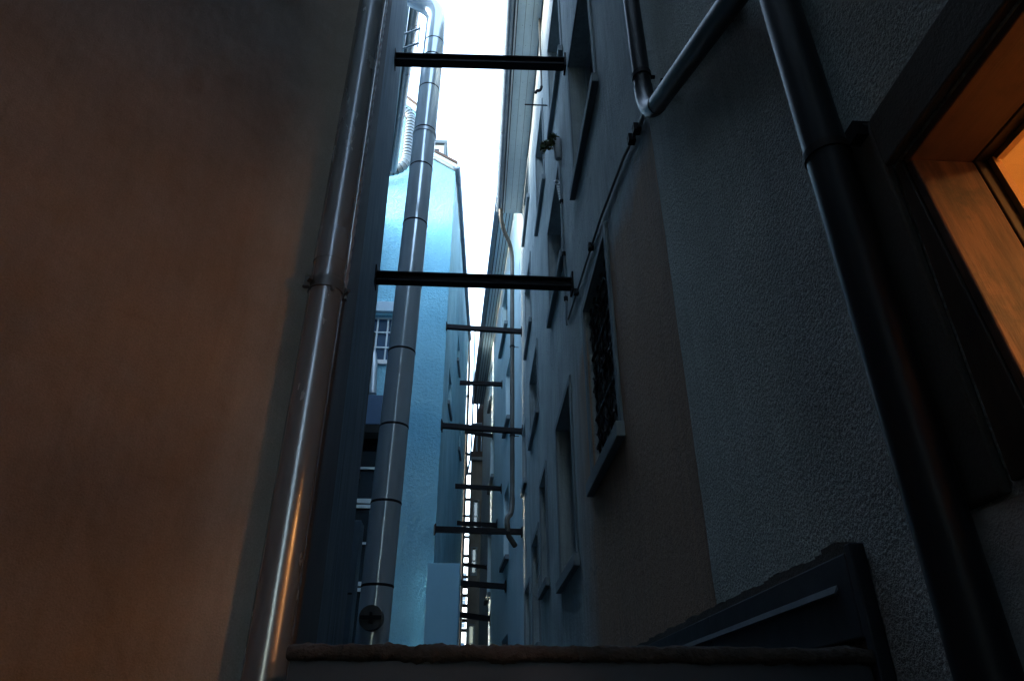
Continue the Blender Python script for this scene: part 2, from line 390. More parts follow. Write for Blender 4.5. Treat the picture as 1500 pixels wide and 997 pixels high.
def downpipe(root, x, y, z0, z1, r, mat, joints=(), clamps=(), wall_dir=None):
    MB().tube([(x,y,z0),(x,y,z1)], r, 28).build('pipe', mat, root)
    for z in joints: MB().tube([(x,y,z-.11),(x,y,z+.005),(x,y,z+.012)], [r*1.03, r*1.035, r*1.0], 28).build('joint_sleeve', mat, root)
    for z in clamps:
        c = MB().tube([(x,y,z-.02),(x,y,z+.02)], r*1.06, 28)
        if wall_dir:
            wx, wy, L = wall_dir
            px, py = -wy, wx
            c.tube([(x + wx*r, y + wy*r, z), (x + wx*L, y + wy*L, z)], .008, 8)
            for sgn in (1, -1):                 # the bolted ears of the strap
                cx, cy = x + px * sgn * (r + .009), y + py * sgn * (r + .009)
                c.box((cx-.008, cy-.008, z-.018), (cx+.008, cy+.008, z+.018))
                c.tube([(cx - wx*.03, cy - wy*.03, z), (cx + wx*.03, cy + wy*.03, z)], .006, 8)
            c.tube([(x - wx*(r+.0), y - wy*(r+.0), z-.03), (x - wx*(r+.012), y - wy*(r+.012), z-.03)], .007, 8)
        c.build('clamp', M['clampz'], root)
PX, PY = -0.485, 1.80
lp = thing('downpipe', 'zinc rain downpipe on the left wall, catching an orange glint', 'downpipe', (PX, PY, 0))
downpipe(lp, PX, PY, 0.0, 9.0, .052, M['zinc'], (2.99, 5.6), (2.79, 5.3), (-n_.x, -n_.y, .09))
cb = thing('lightning_conductor', 'thin bright twisted cable running up beside the left zinc downpipe', 'cable', (-0.487, 2.04, 0))
m = MB()
for k in range(3):
    m.tube([(-0.487 + .005*math.cos(k*2.094 + z*40), 2.04 + .005*math.sin(k*2.094 + z*40), z) for z in [2.95 + i*.02 for i in range(300)]], .0055, 6)
M['strand'] = plain('bright_wire', (0.72,0.76,0.80), 0.35, 0.3)
m.build('twisted_strand', M['strand'], cb)
MB().tube([(-0.487,2.04,0),(-0.487,2.04,2.95)], .009, 10).build('sleeve', M['shade_render'], cb)

# ------------------------------------------------------------ near grey roughcast house on the right, with the lit window
nh = thing('roughcast_house', 'grey roughcast house nearest on the right, with an orange lit window', 'house', (2.5, 0.5, 0))
X1 = 0.83
fnN = plane((X1, 0), (0, 1), 1)            # s = y, outward = -x
H0 = (-0.45, 0.985, 1.93, 2.585)
mb = MB(); wall(mb, fnN, -2.6, 2.44, 0, 9.5, [H0], depth=0.14, thick=0.145, back=False, res=.07, amp=.004, freq=5)
mb.build('wall', M['grey_rough'], nh)
sur = MB()
sur.box((0.99, .001, 1.915), (1.125, .022, 2.72), fnN).box((-0.6, .001, 2.59), (0.99, .022, 2.72), fnN)
sur.build('window_surround', M['surround'], nh, bevel=.006)
# rough pale repair below the surround
pp = MB(); 
wall(pp, plane((X1 - .016, 0), (0, 1), 1), -0.9, 1.13, 0.9, 1.905, res=.05, amp=.006, freq=14, thick=.015); pp.build('plaster_patch', M['patchp'], nh)
win = MB()
fw = .022; a, b, c, d = H0; e0, e1 = -0.165, -0.125
def lean(z): return b - .022 - .10 * (d - z)          # the old jamb leans
def fnJ(u, dd, z): return fnN(lean(z) + u, dd, z)
win.box((a, e0, c), (a+fw, e1, d), fnN).box((-fw, e0, c+fw), (-.001, e1, d-fw), fnJ).box((a+fw, e0, c), (b-.09, e1, c+fw), fnN).box((a+fw, e0, d-fw), (b-.002, e1, d-.001), fnN)
wo = win.build('window', M['sash'], nh, bevel=.003)
bd = MB(); g = .012
bd.box((-fw-g, e0, c+fw), (-fw, e0+.014, d-fw), fnJ).box((a+fw, e0, d-fw-g), (b-fw-g-.03, e0+.014, d-fw), fnN)
bd.build('glazing_bead', M['bead'], wo)
MB().box((a+fw, -.150, c+fw), (b-fw, -.147, d-fw), fnN).build('pane', M['pane'], wo)
jb = MB(); jb.box((-.020, -.124, c+.002), (0, .002, d-.022), fnJ); jb.build('jamb_lining', M['wood'], nh, bevel=.004)
def fnW(u, dd, z): return fnN(lean(z) + .001 + u * (b - .001 - lean(z) - .001), dd, z)
MB().box((0, -.164, c+.001), (1, .006, d-.001), fnW).build('outer_frame', M['frame'], nh, bevel=.003)
hb = MB(); hb.box((a, -.124, d-.020), (b-.026, .004, d-.002), fnN); hb.build('head_lining', M['woodh'], nh, bevel=.003)
# the room behind the pane
rm = MB(); rx0, rx1, ry0, ry1, rz0, rz1 = X1+.18, 3.6, -1.8, 2.0, 0.9, 2.86
rm.face([(rx1,ry0,rz0),(rx1,ry1,rz0),(rx1,ry1,rz1),(rx1,ry0,rz1)]); rm.face([(rx0,ry1,rz0),(rx1,ry1,rz0),(rx1,ry1,rz1),(rx0,ry1,rz1)])
rm.face([(rx0,ry0,rz0),(rx1,ry0,rz0),(rx1,ry0,rz1),(rx0,ry0,rz1)]); rm.face([(rx0,ry0,rz1),(rx1,ry0,rz1),(rx1,ry1,rz1),(rx0,ry1,rz1)])
rm.face([(rx0,ry0,rz0),(rx1,ry0,rz0),(rx1,ry1,rz0),(rx0,ry1,rz0)])
rm.box((rx0-.012,ry0,rz0),(rx0,a-.01,rz1)).box((rx0-.012,b+.01,rz0),(rx0,ry1,rz1)).box((rx0-.012,a-.01,d+.01),(rx0,b+.01,rz1)).box((rx0-.012,a-.01,rz0),(rx0,b+.01,c-.01))
rm.build('room', M['room'], nh)
MB().box((X1+.2,-2.6,0),(6,2.44,.85)).box((X1+.2,-2.6,2.9),(6,2.44,9.5)).box((3.65,-2.6,.85),(6,2.44,2.9)).build('house_body', M['dark'], nh)
rf = MB().prism_y([(X1-.35,9.5),(6,9.5),(6,12.5),(3.6,12.5)], -2.6, 2.43).build('roof', M['roof'], nh)
LX, LY, LZ = 2.10, -0.10, 1.93
la = thing('pendant_lamp', 'large warm lit paper globe lamp hanging inside the room behind the orange window', 'lamp', (LX, LY, rz1))
MB().tube([(LX,LY,LZ+.29),(LX,LY,rz1)], .006, 8).build('cord', M['iron'], la)
GRD = .30
gl = MB().tube([(LX,LY,LZ - GRD*math.cos(math.pi*i/24)) for i in range(25)], [max(.004, GRD*math.sin(math.pi*i/24)) for i in range(25)], 32)
gl.build('paper_globe', M['globe'], la)
cl = thing('ceiling_lamp', 'small lit dome lamp on the ceiling of the room behind the orange window', 'lamp', (1.75, .10, rz1))
MB().tube([(1.75,.10,rz1-.02),(1.75,.10,rz1-.002)], .16, 24).build('base', M['wframe'], cl)
MB().tube([(1.75,.10,rz1-.02-.11*math.sin(math.pi/2*i/8)) for i in range(9)], [max(.004,.10*math.cos(math.pi/2*i/8)) for i in range(9)], 24).build('dome', M['dome'], cl)

# ------------------------------------------------------------ dark house on the right
dh = thing('tall_house', 'tall dark grey house on the right with a barred window and stone sills', 'house', (3.2, 7.4, 0))
X2 = 0.85
fnD = plane((X2, 0), (0, 1), 1)
HW = dict(w1=(3.75,4.75,3.17,4.58), w2=(5.76,6.9,2.85,4.40), w3=(3.62,4.78,6.0,7.62), w5=(5.78,7.05,5.95,7.2), w4=(5.2,6.35,8.42,9.9),
          w6=(8.95,10.3,5.58,6.62), w7=(9.9,11.1,7.65,8.95), w8=(11.45,12.15,5.36,6.4), w9=(10.95,11.9,2.6,3.55), w9b=(9.3,10.35,2.55,3.95), w10=(9.95,11.3,10.42,11.35), w11=(7.3,8.4,8.42,9.9), w12=(8.1,8.9,3.1,4.4))
mb = MB(); wall(mb, fnD, 2.445, 12.4, 0, 11.7, list(HW.values()), depth=.24, thick=.5)
mb.build('wall', M['dark'], dh)
for k, h in HW.items():
    o = window(dh, fnD, h, depth=.22, nv=1, nh=2, sill=.055, trim=.075)
    if k == 'w1':
        g = MB(); a, b, c, d = h
        for i in range(6):
            s = a + .08 + (b - a - .16) * i / 5
            g.tube([fnD(s + .006*math.cos(z*60), .02 - .06 + .006*math.sin(z*60), z) for z in [c + .02 + (d - c - .04) * q / 60 for q in range(61)]], .011, 6)
            for zc in (c + .25, (c + d) / 2, d - .25):
                for sg in (1, -1):
                    g.tube([fnD(s + sg * (.01 + .035*math.sin(t*3.1)), -.04 + .02*math.cos(t*3), zc + .11*(t - .5) * sg * (1 if i % 2 else -1)) for t in [q / 10 for q in range(11)]], .007, 6)
        for z in (c + .12, c + .45, (c + d) / 2, d - .45, d - .12): g.box((a, -.05, z - .008), (b, -.03, z + .008), fnD)
        g.build('grille', M['iron'], o)
MB().box((X2 + .52, 2.445, 0), (6.5, 12.4, 11.7)).build('house_body', M['dark'], dh)
# eaves: boarded soffit with fascia and half round gutter
ZE = 11.62
s_ = MB()
for i in range(3):
    x0 = .46 + i * .128; s_.box((x0, 2.5, ZE), (x0 + .122, 11.86, ZE + .02))
nb = len(s_.f)
for i in range(3):
    for j in range(24):
        x = .50 + i*.128 + (j % 2) * .05; y = 3 + j * .38
        s_.box((x-.004, y-.004, ZE-.003), (x+.004, y+.004, ZE-.0005))
sf = s_.build('soffit', M['soffit'], dh); sf.data.materials.append(M['iron'])
for p in sf.data.polygons:
    if p.index >= nb: p.material_index = 1
MB().box((.445, 2.5, ZE-.03), (.458, 11.86, ZE + .2)).box((.404,2.5,ZE-.012),(.418,11.86,ZE+.1)).build('fascia', M['dsoffit'], dh)
MB().box((.42, 2.5, ZE-.02), (.443, 11.86, ZE + .15)).build('fascia_board', M['wframe'], dh)
MB().box((.46, 11.862, ZE - .002), (.85, 11.885, ZE + .35)).build('verge_board', M['soffit'], dh)
def gutter(parent, p0, p1, r, mat, brackets=0, name='gutter'):
    p0, p1 = Vector(p0), Vector(p1); d = (p1 - p0).normalized(); side = Vector((d.y, -d.x, 0))
    m = MB(); k = 10; L = (p1 - p0).length
    for rr in (r, r - .006):
        n0 = len(m.v)
        for q in (p0, p1):
            for i in range(k + 1):
                a = math.pi * i / k; m.v.append(tuple(q + side * rr * math.cos(a) - Vector((0,0,1)) * rr * math.sin(a)))
        for i in range(k): m.f.append([n0+i, n0+i+1, n0+k+2+i, n0+k+1+i]); m.sm.append(True)
    for q in (p0, p1):
        m.face([q + side * r * math.cos(math.pi*i/k) - Vector((0,0,1)) * r * math.sin(math.pi*i/k) for i in range(k+1)])
    m.tube([p0 + side*r, p1 + side*r], .009, 8); m.tube([p0 - side*r, p1 - side*r], .009, 8)
    n = int(L / .9)
    for i in range(n):
        c = p0 + d * (L * (i + .5) / n)
        m.tube([c + side*(r+.004)*math.cos(math.pi*j/10) - Vector((0,0,1))*(r+.004)*math.sin(math.pi*j/10) for j in range(11)], .006, 6)
    return m.build(name, mat, parent)
gutter(dh, (.335, 2.5, ZE+.03), (.335, 11.84, ZE+.03), .07, M['gutter'])
MB().prism_y([(.40,ZE+.12),(.46,ZE+.10),(6.5,ZE+.3),(6.5,ZE+4.5),(3.4,ZE+4.2)], 2.5, 11.86).build('roof', M['roof'], dh)

# ------------------------------------------------------------ second, pale house on the right (turned a little to the left)
ph = thing('pale_house', 'pale blue grey house further along on the right, under deep striped eaves', 'house', (2.6, 19, 0))
fnP = plane((.85, 12.42), (-.049, 1), 1)
HP = dict(a=(3.2,4.9,11.0,12.6), b=(8.6,9.6,11.3,12.8), c=(2.5,3.5,8.0,9.6), d=(7.4,8.9,8.2,9.95), e=(2.7,3.9,4.85,6.5), f=(8.0,9.5,4.95,6.9), i=(2.8,4.4,1.9,3.3), j=(7.6,9.0,1.8,3.4))
mb = MB(); wall(mb, fnP, 0, 13.6, 0, 13.4, list(HP.values()), depth=.2, thick=.5); mb.build('wall', M['pale'], ph)
for k, h in HP.items(): window(ph, fnP, h, depth=.18, nv=1, nh=1, sill=.09, trim=.0, smat='trim', ext=.15)
MB().prism([fnP(0,-.52,0)[:2], fnP(13.6,-.52,0)[:2], (6.5,26), (6.5,12.42)], 0, 13.4).build('house_body', M['pale'], ph)
for i in range(4):
    MB().box((0, .015 + i*.088, 13.36 + .012*i), (13.9, .083 + i*.088, 13.40 + .012*i), fnP).build('soffit_board', M['soffit'], ph)
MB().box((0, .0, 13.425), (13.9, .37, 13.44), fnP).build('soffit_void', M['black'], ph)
a_ = fnP(0, .43, 13.45); b_ = fnP(13.9, .43, 13.45); gutter(ph, a_, b_, .07, M['gutter'])
MB().prism([fnP(0,.36,0)[:2], fnP(13.9,.36,0)[:2], (6.5,26.3), (6.5,12.42)], 13.45, 13.75).build('roof', M['roof'], ph)

dp = thing('swan_neck_downpipe', 'mossy grey downpipe bending from the gutter corner down the pale house', 'downpipe', (.665, 12.6, 0))
top = arc((.36,11.72,11.58),(.37,11.8,11.25),(.50,12.2,11.25),6) + arc((.55,12.3,11.22),(.66,12.58,11.2),(.665,12.6,10.8),6)
MB().tube(top + [(.665,12.6,5.35)], .045, 16).build('pipe', M['pipe2'], dp)
MB().tube(arc((.665,12.6,5.36),(.66,12.55,5.02),(.60,12.45,4.98),5) + arc((.575,12.4,4.94),(.55,12.38,4.9),(.565,12.4,4.75),4) + [(.60,12.5,4.62),(.72,12.7,4.5)], .05, 16).build('swan_neck', M['pipe2'], dp)
for z in (8.6, 6.6, 10.4): MB().tube([(.665,12.6,z-.02),(.665,12.6,z+.02)], .053, 16).tube([(.665,12.6,z),(.8,12.62,z)], .008, 6).build('clamp', M['iron'], dp)

# ------------------------------------------------------------ brown house closing the alley, sooty house opposite, white facade far off
RB = [(-.23,11.31),(-.21,11.8),(.17,14.9),(3,17.5),(3,11.31)]
bh = thing('brown_house', 'narrow strip of brown stone house at the far end of the alley', 'house', (.8, 30, 0))
fnB = plane((-.25, 26.3), (1, 0), -1)
HB = [(.14,.30,8.15,9.3), (.12,.28,6.6,7.5), (.08,.26,3.6,4.8)]
mb = MB(); wall(mb, fnB, 0, 1.6, 0, 10.9, HB, depth=.15, thick=.3); mb.build('wall', M['brown'], bh)
for h in HB: window(bh, fnB, h, depth=.12, nv=0, nh=1, sill=.05, trim=.04, fw=.03, fmat='wframe', gmat='blueglass', ext=.04)
MB().prism([(-.245,26.62),(1.35,26.62),(4,60),(-.58,60)], 0, 10.9).build('house_body', M['brown'], bh)
MB().box((-.30, 26.12, 10.92), (1.4, 26.28, 11.04)).build('cornice', M['trim'], bh)
MB().prism([(-.27,26.2),(1.4,26.2),(4,60),(-.6,60)], 11.06, 11.3).build('roof', M['roof'], bh)
MB().prism_y(RB, 26.55, 34).build('steep_roof', M['roof'], bh)
m = MB()
for q in ((-.05, 11.3, 16.4), (.12, 11.3, 16.8)): m.tube([(q[0], 26.5, q[1]), (q[0]-.05, 26.9, q[2])], .045, 10)
m.tube([(-.28,26.5,12.6),(.15,26.5,12.6)], .05, 8)
m.build('vent_pipes', M['gutter'], bh)
sh = thing('sooty_house', 'sooty dark house edge beyond the blue house on the left', 'house', (-2, 30, 0))
MB().prism([(-.45,21.0),(-.385,24.2),(-1.75,62),(-7,62),(-7,21.0)], 0, 9.9).prism([(-1.0,21.05),(-2.6,61.9),(-6.9,61.9),(-6.9,21.05)], 10.06, 17).build('wall', M['sooty'], sh)  # second prism: unseen upper block, added to dim the pale house opposite
MB().prism([(-.43,20.95),(-.365,24.2),(-1.7,62),(-7,62),(-7,20.95)], 9.92, 10.05).build('roof', M['roof'], sh)
ff = thing('white_house', 'bright white facade with small windows seen through the far slot', 'house', (-1, 90, 0))
fnF = plane((-8, 90), (1, 0), -1)
HF = [(x, x+.5, z, z+1.1) for z in (9.5, 12.2, 14.9, 17.6) for x in (5.6, 6.5, 7.4, 8.3, 9.2)]
mb = MB(); wall(mb, fnF, 0, 16, 0, 20, HF, depth=.2, thick=.4); mb.build('wall', M['white'], ff)
for h in HF: window(ff, fnF, h, depth=.15, nv=0, nh=1, sill=.1, trim=.0, fmat='wframe', gmat='blueglass')
MB().box((-8,90.42,0),(8,98,20)).build('house_body', M['white'], ff)

# ------------------------------------------------------------ blue house
bl = thing('blue_house', 'rough rendered light blue house facing the camera beyond the steel flue', 'house', (-3, 15, 0))
YB = 12.3; XC = -.72
fnBF = plane((XC, YB), (-1, 0), 1)         # s runs to the left of the corner
HBF = [(1.02, 1.66, 8.05, 9.12), (1.10, 1.9, 2.2, 6.5)]
mb = MB(); wall(mb, fnBF, 0, 5.3, 0, 13.2, HBF, depth=.2, thick=.4, res=.045, amp=.002, freq=8); mb.build('wall', M['blue'], bl)
gb = MB()  # gable with kicked eaves
gb.prism_y([(XC-.01,13.2),(-1.27,13.55),(-1.52,14.2),(-1.76,15.08),(-2.06,15.38),(-3.4,16.2),(-6,13.2)], YB+.004, YB+.4); gb.build('gable_wall', M['blue'], bl)
vg = MB()
vp = [(-.66,13.22),(-1.25,13.60),(-1.50,14.24),(-1.74,15.13),(-2.06,15.45),(-3.4,16.3)]
for (x,z),(x2,z2) in zip(vp, vp[1:]):
    q = [(x,z),(x2,z2),(x2,z2+.10),(x,z+.10)]; vg.prism_y(q, YB-.10, YB+.10)
vgo = vg.build('verge_board', M['soffit'], bl)
rt = MB()
for (x,z),(x2,z2) in zip(vp, vp[1:]):
    q = [(x,z+.11),(x2,z2+.11),(x2,z2+.17),(x,z+.17)]; rt.prism_y(q, YB-.14, 20.6)
rt.build('roof', M['roof'], bl)
D3 = (.30, 8.3)
fnBS = plane((XC, YB), D3, -1)
HBS = [(1.15, 2.0, 7.72, 8.5), (3.3, 4.2, 9.9, 10.6), (5.2, 6.0, 8.2, 9.0)]
mb = MB(); wall(mb, fnBS, .004, 8.2, 0, 13.2, HBS, depth=.18, thick=.4, res=.12, amp=.008, freq=3); mb.build('side_wall', M['blue_side'], bl)
for h in HBS: window(bl, fnBS, h, depth=.15, nv=0, nh=0, sill=.05, trim=0, ext=.05)
MB().box((-6, YB+.42, 0), (-1.2, 20.5, 13.2)).build('house_body', M['blue_side'], bl)
window(bl, fnBF, HBF[0], depth=.16, nv=2, nh=2, sill=.05, trim=0, fw=.03, fmat='wframe', gmat='blueglass', split=False, smat='wframe', ext=.03)
MB().box((1.0, .002, 9.16), (1.72, .09, 9.4), fnBF).build('shutter_box', M['soffit'], bl, bevel=.01)
wb = window(bl, fnBF, HBF[1], depth=.18, nv=0, nh=0, sill=0, trim=0, fw=.05, fmat='sash', gmat='glass')
m = MB()
for z0, z1 in ((5.80,5.84),(5.07,5.13),(5.16,5.24),(4.42,4.46),(3.63,3.69),(3.72,3.79)): MB().box((1.15, -.12, z0), (1.85, -.09, z1), fnBF).build('transom', M['wframe'], wb)
MB().box((1.06, .01, 6.54), (2.0, .30, 7.14), fnBF).build('canopy_box', M['panel'], bl, bevel=.01)
MB().box((1.05, .008, 6.36), (2.0, .34, 6.52), fnBF).build('canopy_soffit', M['black'], bl)
# pale blue box closing the foot of the alley
MB().box((-.80, 11.98, 0), (-.255, 12.24, 4.03)).box((-.66,12.24,0),(-.255,13.2,4.03)).build('casing', M['blue_smooth'], bl, bevel=.008)
gutter(bl, (-.68, 12.2, 13.27), (-.41, 20.6, 13.27), .075, M['gutter'])
# dormer
do = MB(); do.box((-1.45,13.0,13.7),(-1.08,13.8,14.75)); dor = do.build('dormer', M['white'], bl)
m = MB(); m.box((-1.5,12.93,14.76),(-1.0,13.9,14.86)).box((-1.075,12.94,13.6),(-1.02,13.0,14.75)).box((-1.075,13.75,13.6),(-1.02,13.82,14.75)); m.build('dormer_frame', M['box'], dor)
MB().box((-1.36,12.985,14.25),(-1.2,12.997,14.6)).build('dormer_pane', M['glass'], dor)

fp = thing('thin_downpipe', 'dark thin downpipe dropping from the end of the blue house gutter', 'downpipe', (-.37, 20.75, 0))
MB().tube(arc((-.41,20.5,13.2),(-.40,20.7,12.7),(-.375,20.75,12.4),5) + [(-.375,20.75,3)], .045, 12).build('pipe', M['pipe2'], fp)
for z in (11.2, 9.2, 7.2): MB().tube([(-.375,20.75,z-.03),(-.375,20.75,z+.03)], .058, 12).build('clamp', M['iron'], fp)
f2 = thing('curved_vent_pipe', 'curved vent pipe rising above the sooty house in the far slot', 'pipe', (-.33, 24.5, 0))
MB().tube([(-.25,24.5,16.0),(-.24,24.5,12.0),(-.25,24.5,11.0),(-.29,24.45,10.3),(-.36,24.4,9.85),(-.45,24.4,9.6)], .035, 10).build('pipe', M['gutter'], f2)

# ------------------------------------------------------------ courtyard wing behind the left house
wg = thing('courtyard_wing', 'pale courtyard wing behind the left house, only its gutter edge showing', 'house', (-3.6, 9, 0))
MB().prism([(-1.32,6.72),(-2.02,10.4),(-2.3,12.05),(-6,12.05),(-6,5.53),(-2.4,5.53),(-2.4,6.72)], 0, 11.35).build('wall', M['wing'], wg)  # rear leg out of view, added to close a gap the sun came through
MB().prism([(-1.22,6.62),(-1.94,10.5),(-2.3,12.0),(-6,12.0),(-6,6.62)], 11.37, 11.47).build('eaves', M['wing'], wg)
gutter(wg, (-1.14,6.66,11.47), (-1.88,10.5,11.47), .07, M['galv'])
MB().prism([(-1.25,6.6),(-1.97,10.5),(-2.3,12.0),(-6,12.0),(-6,6.6)], 11.55, 11.75).build('roof', M['roof'], wg)
# narrow post and casing at the end of the left house
cp = thing('casing_pipe', 'grey blue boxed pipe at the corner behind the left wall', 'pipe casing', (-1.42, 8, 0))
MB().tube([(-1.46,8,3.66),(-1.46,8,6.2)], .05, 14).build('pipe', M['pipe2'], cp)
MB().tube([(-1.46,8,4.18),(-1.46,8,4.24)], .062, 14).build('joint_sleeve', M['pipe2'], cp)
MB().box((-1.62,7.9,0),(-1.315,8.15,3.67)).build('casing', M['box'], cp, bevel=.01)
MB().box((-1.60,7.892,2.86),(-1.33,7.898,2.88)).build('casing_seam', M['black'], cp)
# small grey pipe under the blue house window
sp = thing('vent_pipe', 'short tapering grey pipe under the white gridded window', 'pipe', (-2.1, 12.1, 0))
MB().tube([(-2.22,12.1,8.3),(-2.15,12.1,8.1),(-2.11,12.1,7.9),(-2.07,12.1,7.2)], [.06,.075,.08,.085], 14).build('pipe', M['galv'], sp)

# ------------------------------------------------------------ steel flue
FX, FY = -.835, 6.35
fl = thing('flue', 'tall jointed stainless steel flue rising against the blue house', 'chimney flue', (FX, FY, 0))
FR = .142
rings = [2.68, 3.42, 4.18, 5.02, 5.86, 6.72, 7.60, 8.22, 9.00, 9.62, 9.95]
def fx(z): return FX + .012 * (z - 4.2)
MB().tube([(fx(0),FY,0),(fx(10.45),FY,10.45)], FR, 40).build('pipe', M['flue'], fl)
for z in rings:
    MB().tube([(fx(z),FY,z-.012),(fx(z),FY,z-.006),(fx(z),FY,z+.006),(fx(z),FY,z+.012)], [FR+.0005, FR+.003, FR+.003, FR+.0005], 40).build('joint_band', M['iron'], fl)
MB().tube([(fx(8.2),FY,8.15),(fx(8.2),FY,8.20)], FR+.008, 40).build('clamp_band', M['galv'], fl)
MB().tube(arc((fx(10.44),FY,10.44),(fx(10.5),FY,10.72),(FX-.13,FY,10.86),8) + [(FX-.38,FY,11.05)], FR, 32).build('elbow', M['flue'], fl)
m = MB().tube([(fx(2.4),FY-FR-.075,2.40),(fx(2.4),FY-FR+.03,2.40)], .10, 24); cap = m.build('inspection_cap', M['pipe2'], fl)
MB().box((fx(2.4)-.09,FY-FR-.092,2.385),(fx(2.4)+.09,FY-FR-.078,2.415)).box((fx(2.4)-.012,FY-FR-.095,2.36),(fx(2.4)+.012,FY-FR-.078,2.44)).build('handle', M['iron'], cap)
m = MB()
for z in (9.98, 10.30): m.tube([(-1.45,6.58,z+.02),(-.98,6.36,z)], .016, 8)
m.tube([(-.995,6.37,9.92),(-.995,6.37,10.4)], .012, 8); m.build('wall_bracket', M['galv'], fl)

# spiral duct on the blue gable
du = thing('spiral_duct', 'pale ribbed ventilation duct bent against the top of the blue gable', 'duct', (-1.9, 12.05, 13.5))
def ribbed(pts, r, n=26):
    pts = [Vector(p) for p in pts]; L = [0]
    for p, q in zip(pts, pts[1:]): L.append(L[-1] + (q - p).length)
    o, rr = [], []
    N_ = int(L[-1] / .02)
    for i in range(N_ + 1):
        t = L[-1] * i / N_; k = max(j for j in range(len(L)) if L[j] <= t + 1e-9); k = min(k, len(pts) - 2)
        o.append(pts[k].lerp(pts[k+1], (t - L[k]) / max(1e-9, L[k+1] - L[k]))); rr.append(r + (.012 if i % 5 == 0 else 0))
    return o, rr
def seams(o):
    o.data.materials.append(M['iron'])
    for p in o.data.polygons:
        if len(p.vertices) == 4 and (p.index // 20) % 5 == 4: p.material_index = 1
DX = -1.86; DY = 12.02; DR = .115
o, r_ = ribbed([(DX,DY,13.32),(DX,DY,14.6)], DR); seams(MB().tube(o, r_, 20).build('duct', M['duct'], du))
o, r_ = ribbed(arc((DX,DY,14.58),(DX-.02,DY,14.85),(DX-.3,DY,14.88),10), DR); seams(MB().tube(o, r_, 20).build('upper_elbow', M['duct'], du))
o, r_ = ribbed(arc((DX,DY,13.34),(DX-.01,DY,13.02),(DX-.22,DY,12.92),10) + [Vector((DX-.75,DY,12.72))], DR); seams(MB().tube(o, r_, 20).build('lower_elbow', M['duct'], du))

# ------------------------------------------------------------ steel struts across the alley
G = 'steel struts bracing the alley walls'
def strut(label, p0, p1, h, dpt, plate=.0, prof='bar'):
    p0, p1 = Vector(p0), Vector(p1); mid = (p0 + p1) / 2
    t = thing('strut', label, 'strut', tuple(mid), G)
    d = (p1 - p0).normalized(); sd_ = Vector((-d.y, d.x, 0)).normalized()
    def fn(s, u, z): 
        q = p0 + d * s + sd_ * u; return (q.x, q.y, q.z + z)
    L = (p1 - p0).length; b = MB()
    b.box((0, -dpt/2, -h/2), (L, dpt/2, -h/2 + h*.16), fn).box((0, -dpt/2, h/2 - h*.16), (L, dpt/2, h/2), fn).box((.001, -dpt*.1, -h/2 + h*.16), (L-.001, dpt*.1, h/2 - h*.16), fn) if prof == 'i' else b.box((0, -dpt/2, -h/2), (L, dpt/2, h/2), fn)
    b.build('bar', M['iron'], t, bevel=.004)
    if plate:
        for s0, s1 in ((-.002, .018), (L - .018, L + .002)):
            e = MB().box((s0, -plate*.7, -plate), (s1, plate*.7, plate), fn)
            for zz in (-.6, .6):
                sm_ = s1 + .012 if s0 < 0 else s0 - .012
                e.tube([fn((s0+s1)/2, 0, plate*zz), fn(sm_, 0, plate*zz)], plate*.14, 6)
            e.build('end_plate', M['iron'], t)
    return t
strut('uppermost near steel strut crossing the white sky', (-1.02,5.0,7.90), (.85,5.0,7.95), .115, .10, .10, 'i')
strut('second broad near strut, crossing in front of the flue at mid height', (-.995,5.25,5.21), (.85,5.3,5.235), .105, .09, .10, 'i')
strut('thinner strut just below the lower near strut, from the blue house corner', (-.73,12.3,8.87), (.85,12.25,8.77), .095, .09, .09)
strut('strut with flared right end plate, from the blue corner at mid height', (-.72,12.35,6.68), (.85,12.2,6.53), .10, .09, .11)
strut('lowest strut from the blue house corner, above the pale blue box', (-.73,12.15,4.64), (.85,12.5,4.70), .10, .09, .09)
strut('short strut below the end of the left roof gutter, against the white sky', (-.58,17,9.87), (.62,17,9.85), .11, .09, .10)
strut('very short strut just under the strut with the flared end plate', (-.45,20.2,9.72), (.46,20.2,9.60), .10, .09, .10)
strut('strut in front of the brown house, level with the swan neck bend', (-.58,16.9,6.92), (.62,16.9,6.87), .11, .09, .11)
strut('short strut directly above the lowest strut of the blue corner', (-.56,18.2,6.33), (.56,18.2,6.28), .11, .09, .14)
strut('short strut beside the top edge of the pale blue box', (-.40,22.0,6.03), (.37,22.0,5.95), .10, .09, .08)
strut('strut running right from behind the middle of the pale blue box', (-.60,15.6,4.37), (.68,15.6,4.28), .115, .09, .12)
strut('lowest thick strut ending in a plate, behind the pale blue box', (-.46,20.4,4.36), (.46,20.4,4.24), .15, .10, .16)
random.seed(3)
y = 28.0
zs = [11.2,10.4,9.9,9.35,8.7,8.35,7.9,7.2,6.9,6.45,6.1,5.8,5.45,5.15,4.95,4.62]
for i, zz in enumerate(zs):
    Y = 28 + (i * 7 % 16) * 1.5; k = (Y / 26.3)
    z = 1.6 + (zz - 1.6) * k
    xl = -.385 - (Y - 24.2) * .0361; xr = -.25 - (Y - 26.3) * .0098
    if z > 9.6 and z > 10.6: pass
    t = thing('strut', 'thin dark strut far down the alley across the bright slot', 'strut', ((xl+xr)/2, Y, z), 'far struts across the bright slot')
    MB().box((xl, Y-.05, z-.05*k), (xr+.01, Y+.05, z+.05*k)).build('bar', M['iron'], t)

